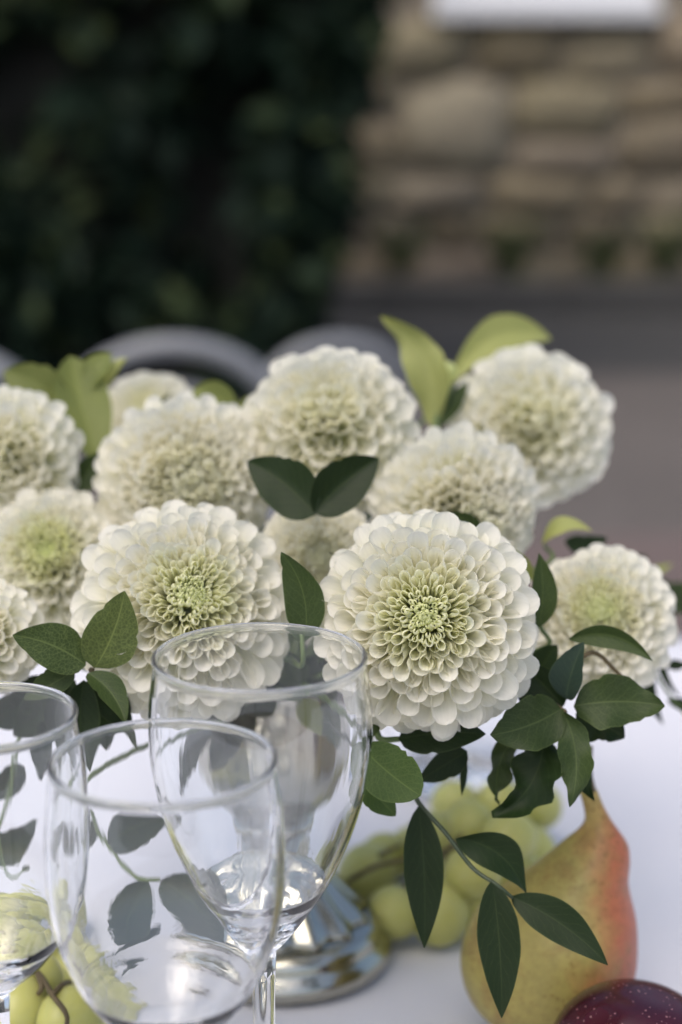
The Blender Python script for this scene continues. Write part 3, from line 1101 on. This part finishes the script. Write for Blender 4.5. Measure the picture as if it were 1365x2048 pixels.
def sprig(label, stems, leaves, mat=None, to_vase=True, group='leafy sprigs in the bouquet', name='leaf_sprig'):
    """stems: list of (points [(px,py,d)], radius); first point of the first stem is joined to the vase mouth"""
    p0 = stems[0][0][0]
    base = P(*p0)
    e = empty(name, base)
    tag(e, label, 'sprig', group)
    m = MB()
    for k, (pts, rr) in enumerate(stems):
        pp = [P(*q) for q in pts]
        if k == 0 and to_vase:
            tgt = VMOUTH + Vector((rng.uniform(-0.025, 0.025), rng.uniform(-0.025, 0.025), -0.01))
            midp = tgt.lerp(pp[0], 0.55) + Vector((0, 0, 0.004))
            pp = [tgt, midp] + pp
        tube(m, pp, rr * 1.15, rr * 0.7, 6, 5)
    m.build('stem', mat or M_STEM, e)
    for k, lf in enumerate(leaves):
        a = dict(lf[6]) if len(lf) > 6 else {}
        leaf(e, lf[0], lf[1], lf[2], lf[3], lf[4], lf[5], seed=k, **a)
    return e


# upper cluster beside the back dahlias
sprig('olive leaf cluster rising behind the broad petalled dahlia', [([(190, 960, .735), (185, 900, .735), (165, 820, .735)], .0014)], [
    ((155, 850), (8, 742), 92, .735, .73, 'obovate', dict(col=OLIVE, bend=.06, curve=.10, fold=.3)),
    ((205, 945), (140, 712), 120, .72, .735, 'obovate', dict(col=OLIVE, roll=-.25, fold=.35, bend=-.05)),
    ((170, 800), (222, 706), 62, .735, .74, 'obovate', dict(col=OLIVE, roll=.5, fold=.5, bend=.12)),
    ((190, 800), (255, 716), 44, .735, .745, 'ovate', dict(col=PALE, roll=.7, bend=.15)),
    ((150, 985), (205, 905), 62, .70, .71, 'ovate', dict(col=MID, fold=.4))])
sprig('small dark leaf lying across the half hidden back dahlia', [([(300, 920, .77), (262, 858, .765)], .001)], [
    ((250, 862), (342, 785), 34, .765, .76, 'lance', dict(col=MID, curve=.08))])
sprig('rounded olive leaf beside the dahlia with cupped petals, before the middle chair', [([(500, 900, .74), (490, 840, .745)], .0012)], [
    ((488, 850), (388, 778), 74, .745, .75, 'obovate', dict(col=OLIVE, bend=.08, curve=.08, fold=.4)),
    ((470, 860), (498, 792), 40, .76, .765, 'ovate', dict(col=OLIVE, roll=.6))])
sprig('tall pale green leaves standing up between the two highest dahlias', [([(868, 900, .73), (872, 840, .735), (905, 770, .74)], .0014)], [
    ((868, 856), (762, 632), 92, .735, .74, 'lance', dict(col=PALE, curve=.17, fold=.35, roll=.15, wave=.18)),
    ((893, 780), (1102, 676), 84, .765, .80, 'obovate', dict(col=PALE, curve=-.16, fold=.35, roll=.2, bend=.06)),
    ((878, 855), (938, 762), 44, .735, .745, 'lance', dict(col=MID, roll=.3, fold=.4))])
e = sprig('tiny white flower bud by the tall pale leaves', [([(880, 800, .745), (893, 760, .748)], .0008)], [], name='flower_bud', group='buds in the bouquet')
m = MB(); uvsphere(m, P(895, 745, .748), (.0042, .0042, .005), 12, 8); o = m.build('bud', M_PETAL, e); o.color = (1, 1, .9, 1)
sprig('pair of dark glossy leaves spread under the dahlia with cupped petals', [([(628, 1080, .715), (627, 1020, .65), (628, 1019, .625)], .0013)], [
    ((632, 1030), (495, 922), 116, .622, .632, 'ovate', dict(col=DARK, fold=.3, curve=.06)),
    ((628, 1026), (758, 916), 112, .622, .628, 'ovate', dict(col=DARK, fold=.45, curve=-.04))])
sprig('single upright dark leaf between the two front dahlias', [([(606, 1330, .585), (606, 1262, .58)], .0011)], [
    ((608, 1285), (563, 1104), 84, .58, .575, 'ovate', dict(col=MID, curve=.12, fold=.2, roll=.2))])
sprig('upright green leaf at the side of the largest dahlia', [([(1078, 1300, .62), (1080, 1250, .615)], .0011)], [
    ((1078, 1256), (1078, 1106), 66, .608, .605, 'lance', dict(col=MID, fold=.45, curve=.05, roll=-.3)),
    ((1066, 1160), (1022, 1098), 48, .635, .64, 'ovate', dict(col=OLIVE, roll=.4, bend=.1))])
sprig('curled light leaf on top of the turned aside dahlia', [([(1090, 1130, .68), (1090, 1090, .69)], .0011)], [
    ((1084, 1088), (1185, 1062), 42, .685, .68, 'lance', dict(col=PALE, curve=-.20, roll=.5, bend=.1)),
    ((1130, 1085), (1215, 1075), 46, .70, .71, 'ovate', dict(col=DARK, curve=.12))])
sprig('small green leaf edge laid on the fine petalled dahlia', [([(985, 1090, .635), (968, 1070, .63)], .001)], [
    ((968, 1078), (885, 1030), 44, .628, .63, 'ovate', dict(col=MID, curve=.16, roll=.5, fold=.3))])

# wavy leaved sprig beside the turned aside dahlia
sprig('wavy leaved green sprig spreading under the turned aside dahlia', [
    ([(1060, 1370, .62), (1100, 1405, .60), (1130, 1425, .59)], .0016),
    ([(1125, 1345, .60), (1185, 1305, .60), (1235, 1345, .60), (1285, 1392, .605)], .0009)], [
    ((1122, 1418), (981, 1470), 118, .588, .575, 'ovate', dict(col=MID, fold=.25, curve=-.05, wave=.10)),
    ((1148, 1412), (1330, 1412), 108, .588, .585, 'ovate', dict(col=MID, fold=.25, curve=-.05, wave=.14)),
    ((1128, 1425), (1140, 1614), 84, .586, .578, 'lance', dict(col=MID, curve=-.10, wave=.22, fold=.35)),
    ((1088, 1465), (986, 1636), 104, .592, .585, 'ovate', dict(col=DARK, curve=-.15, wave=.3, fold=.3, twist=.6)),
    ((1040, 1465), (1000, 1612), 62, .60, .598, 'lance', dict(col=MID, curve=.15, wave=.3, roll=.6, twist=1.0)),
    ((1138, 1278), (1306, 1322), 58, .60, .59, 'lance', dict(col=MID, curve=-.16, fold=.5, roll=-.3)),
    ((1132, 1398), (1168, 1284), 84, .592, .585, 'ovate', dict(col=BLUE, roll=.45, fold=.5, bend=.08)),
    ((1128, 1412), (1042, 1322), 84, .597, .60, 'ovate', dict(col=DARK, fold=.45, roll=.2)),
    ((1110, 1425), (1030, 1372), 70, .605, .61, 'ovate', dict(col=DARK, fold=.3, roll=-.3)),
    ((1152, 1430), (1250, 1476), 84, .60, .60, 'ovate', dict(col=DARK, curve=-.05, wave=.15)),
    ((1160, 1440), (1190, 1602), 62, .598, .60, 'lance', dict(col=DARK, curve=.12, wave=.25)),
    ((1070, 1350), (1115, 1290), 60, .612, .61, 'ovate', dict(col=DARK, roll=.4)),
    ((1095, 1440), (1062, 1545), 40, .61, .615, 'lance', dict(col=DARK, roll=.5, wave=.2)),
    ((1150, 1480), (1112, 1550), 16, .60, .60, 'lance', dict(col=BLUE, roll=.5))], mat=M_WOODY)
sprig('thin blurred leaf spray past the turned aside dahlia', [
    ([(1240, 1290, .70), (1290, 1310, .70), (1325, 1370, .70), (1380, 1440, .70)], .0009)], [
    ((1300, 1325), (1328, 1450), 30, .70, .70, 'lance', dict(col=DARK, curve=.1)),
    ((1325, 1290), (1362, 1395), 18, .70, .70, 'lance', dict(col=DARK, curve=.14)),
    ((1335, 1400), (1400, 1420), 26, .70, .70, 'lance', dict(col=DARK)),
    ((1330, 1330), (1378, 1330), 24, .70, .70, 'lance', dict(col=DARK))])
sprig('blurred green leaves poking out behind the turned aside dahlia', [([(1230, 1180, .76), (1290, 1160, .78)], .001)], [
    ((1285, 1165), (1385, 1225), 62, .78, .80, 'ovate', dict(col=MID)),
    ((1265, 1165), (1345, 1128), 30, .77, .79, 'lance', dict(col=PALE, roll=.6)),
    ((1255, 1150), (1292, 1110), 34, .77, .78, 'ovate', dict(col=DARK)),
    ((1320, 1190), (1400, 1180), 44, .80, .81, 'ovate', dict(col=MID))])
# below the largest dahlia
sprig('broad green and dark leaves beneath the largest dahlia', [([(740, 1450, .60), (762, 1478, .59), (800, 1478, .59)], .0014),
                                                            ([(745, 1460, .60), (728, 1490, .58), (732, 1512, .575)], .0012)], [
    ((722, 1492), (842, 1592), 112, .572, .565, 'round', dict(col=(.062, .105, .030, .6), fold=.15, curve=.03)),
    ((728, 1565), (792, 1632), 62, .585, .585, 'ovate', dict(col=(.05, .088, .026, .5))),
    ((798, 1478), (972, 1468), 82, .588, .58, 'ovate', dict(col=DARK, curve=-.04, fold=.2)),
    ((935, 1502), (838, 1562), 62, .60, .598, 'ovate', dict(col=DARK, roll=.3)),
    ((930, 1512), (924, 1592), 18, .60, .60, 'lance', dict(col=DARK, roll=.4)),
    ((745, 1440), (742, 1475), 34, .58, .57, 'ovate', dict(col=MID, roll=.4))])
sprig('drooping sprig of smooth pointed dark leaves hanging before the pear', [
    ([(800, 1540, .60), (838, 1606, .592), (890, 1664, .588), (945, 1735, .584), (992, 1768, .58), (1026, 1796, .58)], .0009)], [
    ((838, 1612), (849, 1896), 88, .590, .585, 'lance', dict(col=DARK, fold=.15, curve=-.02)),
    ((912, 1676), (1054, 1794), 92, .586, .588, 'lance', dict(col=DARK, curve=-.16, fold=.35, twist=1.3, roll=.2)),
    ((985, 1760), (1004, 2036), 94, .580, .575, 'lance', dict(col=DARK, fold=.2, curve=-.02)),
    ((1022, 1793), (1216, 1930), 88, .582, .572, 'lance', dict(col=DARK, fold=.25, curve=-.06))], mat=M_DSTEM)
# veined sprig
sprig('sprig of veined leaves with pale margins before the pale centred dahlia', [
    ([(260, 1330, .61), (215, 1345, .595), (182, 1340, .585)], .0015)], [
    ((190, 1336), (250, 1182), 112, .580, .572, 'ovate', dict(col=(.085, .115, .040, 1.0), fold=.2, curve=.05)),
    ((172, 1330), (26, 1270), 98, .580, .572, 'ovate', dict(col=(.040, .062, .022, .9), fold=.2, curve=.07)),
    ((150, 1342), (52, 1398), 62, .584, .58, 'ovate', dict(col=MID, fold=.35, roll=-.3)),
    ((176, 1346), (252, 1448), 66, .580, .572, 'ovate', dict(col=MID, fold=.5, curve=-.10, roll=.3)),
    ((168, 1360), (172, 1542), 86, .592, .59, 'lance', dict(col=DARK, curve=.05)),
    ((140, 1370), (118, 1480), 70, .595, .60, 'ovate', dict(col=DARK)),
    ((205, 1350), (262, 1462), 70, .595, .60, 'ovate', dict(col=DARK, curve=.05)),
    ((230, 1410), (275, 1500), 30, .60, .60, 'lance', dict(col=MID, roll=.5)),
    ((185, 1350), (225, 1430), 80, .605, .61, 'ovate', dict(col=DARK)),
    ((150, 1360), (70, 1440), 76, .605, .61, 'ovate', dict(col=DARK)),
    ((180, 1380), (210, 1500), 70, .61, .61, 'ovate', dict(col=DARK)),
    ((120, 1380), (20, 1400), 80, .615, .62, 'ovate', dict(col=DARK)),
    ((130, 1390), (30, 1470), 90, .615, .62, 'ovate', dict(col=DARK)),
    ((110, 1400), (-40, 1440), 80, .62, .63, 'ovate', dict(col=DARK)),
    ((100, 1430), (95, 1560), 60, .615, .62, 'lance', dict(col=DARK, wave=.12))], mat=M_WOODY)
# seen through the glasses
sprig('trailing stem of round blue green leaves hanging behind the wine glass', [
    ([(160, 1560, .62), (175, 1640, .625), (215, 1702, .625), (268, 1752, .62), (320, 1757, .62)], .0011)], [
    ((205, 1690), (338, 1640), 92, .625, .62, 'ovate', dict(col=BLUE, curve=-.10)),
    ((290, 1756), (236, 1905), 100, .62, .62, 'round', dict(col=BLUE, curve=.05)),
    ((322, 1758), (458, 1898), 104, .62, .615, 'ovate', dict(col=BLUE, curve=-.10)),
    ((318, 1845), (236, 1975), 46, .63, .635, 'lance', dict(col=BLUE, curve=.05)),
    ((180, 1640), (130, 1700), 50, .63, .635, 'ovate', dict(col=DARK))])
sprig('dark wavy leaves trailing by the grapes behind a wine glass', [
    ([(70, 1420, .62), (20, 1600, .64), (-20, 1700, .64)], .0011), ([(-5, 1660, .64), (20, 1752, .64), (62, 1738, .64)], .0006)], [
    ((-40, 1712), (88, 1636), 66, .64, .64, 'ovate', dict(col=DARK, curve=.10, wave=.2)),
    ((52, 1742), (70, 1728), 14, .64, .64, 'ovate', dict(col=MID)),
    ((60, 1530), (-20, 1600), 60, .64, .645, 'ovate', dict(col=DARK))])
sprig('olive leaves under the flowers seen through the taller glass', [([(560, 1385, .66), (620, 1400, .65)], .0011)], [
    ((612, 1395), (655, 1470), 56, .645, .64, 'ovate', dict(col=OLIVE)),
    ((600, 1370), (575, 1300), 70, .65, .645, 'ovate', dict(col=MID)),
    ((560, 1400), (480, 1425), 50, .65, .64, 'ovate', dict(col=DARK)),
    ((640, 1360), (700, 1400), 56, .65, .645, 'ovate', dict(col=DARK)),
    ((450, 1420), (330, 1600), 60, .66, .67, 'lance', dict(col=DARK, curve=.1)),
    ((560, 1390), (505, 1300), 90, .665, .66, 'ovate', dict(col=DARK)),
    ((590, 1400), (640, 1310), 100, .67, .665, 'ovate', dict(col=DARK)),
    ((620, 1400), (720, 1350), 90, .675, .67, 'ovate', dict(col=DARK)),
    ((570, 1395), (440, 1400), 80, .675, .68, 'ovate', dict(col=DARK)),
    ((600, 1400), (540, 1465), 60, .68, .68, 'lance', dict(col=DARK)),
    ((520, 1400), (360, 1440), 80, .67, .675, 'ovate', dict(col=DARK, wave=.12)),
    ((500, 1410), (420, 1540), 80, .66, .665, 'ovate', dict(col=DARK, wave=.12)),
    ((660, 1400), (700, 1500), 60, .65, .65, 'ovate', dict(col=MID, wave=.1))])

# ------------------------------------------------------------------ fruit
pc = on_plane(1095, 2075, TABLE_Z)
pear = empty('pear', Matrix.Translation((pc.x, pc.y + 0.004, TABLE_Z + 0.004)))
tag(pear, 'yellow green pear with red blush standing on the cloth', 'pear')
prof = [(0.002, 0.003, 0), (0.010, 0.0005, 0), (0.019, 0.002, 0), (0.0275, 0.008, 0), (0.0325, 0.017, 0), (0.0342, 0.027, 0), (0.0333, 0.036, .0005), (0.0305, 0.046, .002),
        (0.0250, 0.0545, .0055), (0.0200, 0.0615, .0095), (0.0162, 0.069, .0138), (0.0125, 0.0755, .0166), (0.0080, 0.081, .0176), (0.0050, 0.086, .0172), (0.0038, 0.092, .0152), (0.0036, 0.098, .0130)]
pp = catmull([(a, b, c_) for a, b, c_ in prof], 4)
m = MB()
base = MW[pear.name].translation
vs, fs = [], []
n = 48
for q in pp:
    for k in range(n):
        a = 2 * math.pi * k / n
        rr = q.x * (1 + 0.035 * noise.noise(Vector((math.cos(a), math.sin(a), q.y * 30))))
        vs.append(base + Vector((rr * math.cos(a) + q.z, rr * math.sin(a), q.y)))
for i in range(len(pp) - 1):
    for k in range(n):
        fs.append((i * n + k, i * n + (k + 1) % n, (i + 1) * n + (k + 1) % n, (i + 1) * n + k))
fs.append(tuple(range(n))[::-1]); fs.append(tuple((len(pp) - 1) * n + k for k in range(n)))
m.add(vs, fs); m.build('body', M_PEAR, pear)
m = MB()
t0 = base + Vector((0.0132, 0, 0.0972))
tube(m, [t0, t0 + Vector((-0.0015, 0, 0.008)), t0 + Vector((-0.001, 0.002, 0.018))], 0.0030, 0.0024, 8, 5)
m.build('stalk', M_WOODY, pear)

plc = P(1262, 2128, 0.60)
pl = empty('plum', Matrix.Translation((plc.x + 0.002, plc.y - 0.002, TABLE_Z + 0.0285)))
tag(pl, 'shiny dark purple plum with pale specks next to the pear', 'plum')
m = MB()


def plumf(p):
    a = math.atan2(p.y, p.x - 0.0)
    g_ = 1 - 0.05 * math.exp(-((a + 2.6) / 0.16) ** 2) * math.sqrt(max(0, 1 - p.z * p.z))
    top = 1 - 0.06 * math.exp(-((1 - p.z) / 0.05))
    return Vector((p.x * g_, p.y * g_, p.z * top))


uvsphere(m, MW[pl.name].translation, (0.0315, 0.0300, 0.0268), 40, 26, Matrix.Rotation(R(12), 3, 'Y'), plumf)
m.build('body', M_PLUM, pl)
m = MB(); q = MW[pl.name].translation + Vector((0.012, 0.0265, 0.004)); tube(m, [q, q + Vector((0.003, 0.007, 0.002))], 0.0012, 0.001, 6, 3); m.build('stalk', M_WOODY, pl)


def grape_bunch(label, grapes, stalks, rr=0.0125):
    c0 = sum((Vector(g_) for g_ in grapes), Vector()) / len(grapes)
    e = empty('grape_bunch', (c0.x, c0.y, TABLE_Z))
    tag(e, label, 'grapes', 'green grapes on the table')
    me = None
    for k, g_ in enumerate(grapes):
        r = random.Random(k)
        if me is None:
            mm = MB(); uvsphere(mm, (0, 0, 0), (1, 1, 1.1), 20, 14); me = mm.mesh('grape', M_GRAPE)
        o = bpy.data.objects.new('grape', me); COL.objects.link(o); o.parent = e
        s_ = rr * r.uniform(0.92, 1.08)
        o.matrix_local = Matrix.Translation(Vector(g_) - Vector((c0.x, c0.y, TABLE_Z))) @ Euler((r.uniform(0, 3), r.uniform(0, 3), 0)).to_matrix().to_4x4() @ Matrix.Diagonal((s_, s_, s_, 1))
    m = MB()
    for st in stalks: tube(m, st, 0.0013, 0.0008, 6, 4)
    m.build('stalk', M_WOODY, e)
    return e


def gp(px, py, z, ):  # grape centre seen at a pixel, at height z over the table
    return on_plane(px, py, TABLE_Z + z)


G1 = [gp(735, 1745, .0135), gp(790, 1825, .0135), gp(880, 1825, .0135), gp(965, 1830, .0135) + Vector((0, .012, 0)), gp(945, 1745, .030), gp(1035, 1755, .0135), gp(1015, 1680, .032),
      gp(1070, 1655, .0135) + Vector((0, .0, .012)), gp(935, 1655, .034), gp(870, 1715, .028) + Vector((0, .02, 0)), gp(1000, 1610, .0135), gp(910, 1610, .0135), gp(1060, 1705, .0135), gp(830, 1700, .0135), gp(770, 1715, .0135)]
grape_bunch('bunch of pale green grapes on the cloth behind the hanging leaves and pear', G1, [
    [gp(700, 1760, .020), gp(760, 1730, .030), gp(850, 1712, .032), gp(930, 1690, .036), gp(1010, 1670, .034)],
    [gp(760, 1712, .03), gp(800, 1690, .032)], [gp(900, 1700, .034), gp(935, 1655, .036)], [gp(850, 1712, .03), gp(800, 1800, .022)], [gp(890, 1702, .03), gp(890, 1800, .022)]])
G2 = [gp(70, 1925, .0135), gp(20, 1990, .0135), gp(105, 2010, .014), gp(175, 2030, .0135), gp(55, 2075, .0135), gp(130, 2100, .014), gp(215, 2080, .0135), gp(-40, 1930, .0135), gp(20, 1860, .0135),
      gp(-30, 1830, .0135), gp(70, 1830, .0135), gp(-70, 2010, .0135), gp(60, 1965, .034), gp(140, 2040, .034), gp(150, 1955, .0135), gp(-20, 1890, .033), gp(40, 2020, .035)]
grape_bunch('bunch of green grapes on the cloth under the wine glass bowls', G2, [
    [gp(-60, 1885, .036), gp(20, 1915, .044), gp(75, 1945, .046), gp(105, 1990, .047), gp(135, 2035, .047), gp(120, 2090, .046)],
    [gp(105, 1990, .047), gp(128, 1968, .044), gp(150, 1962, .03)], [gp(75, 1945, .046), gp(84, 1975, .046), gp(70, 1995, .042)]])
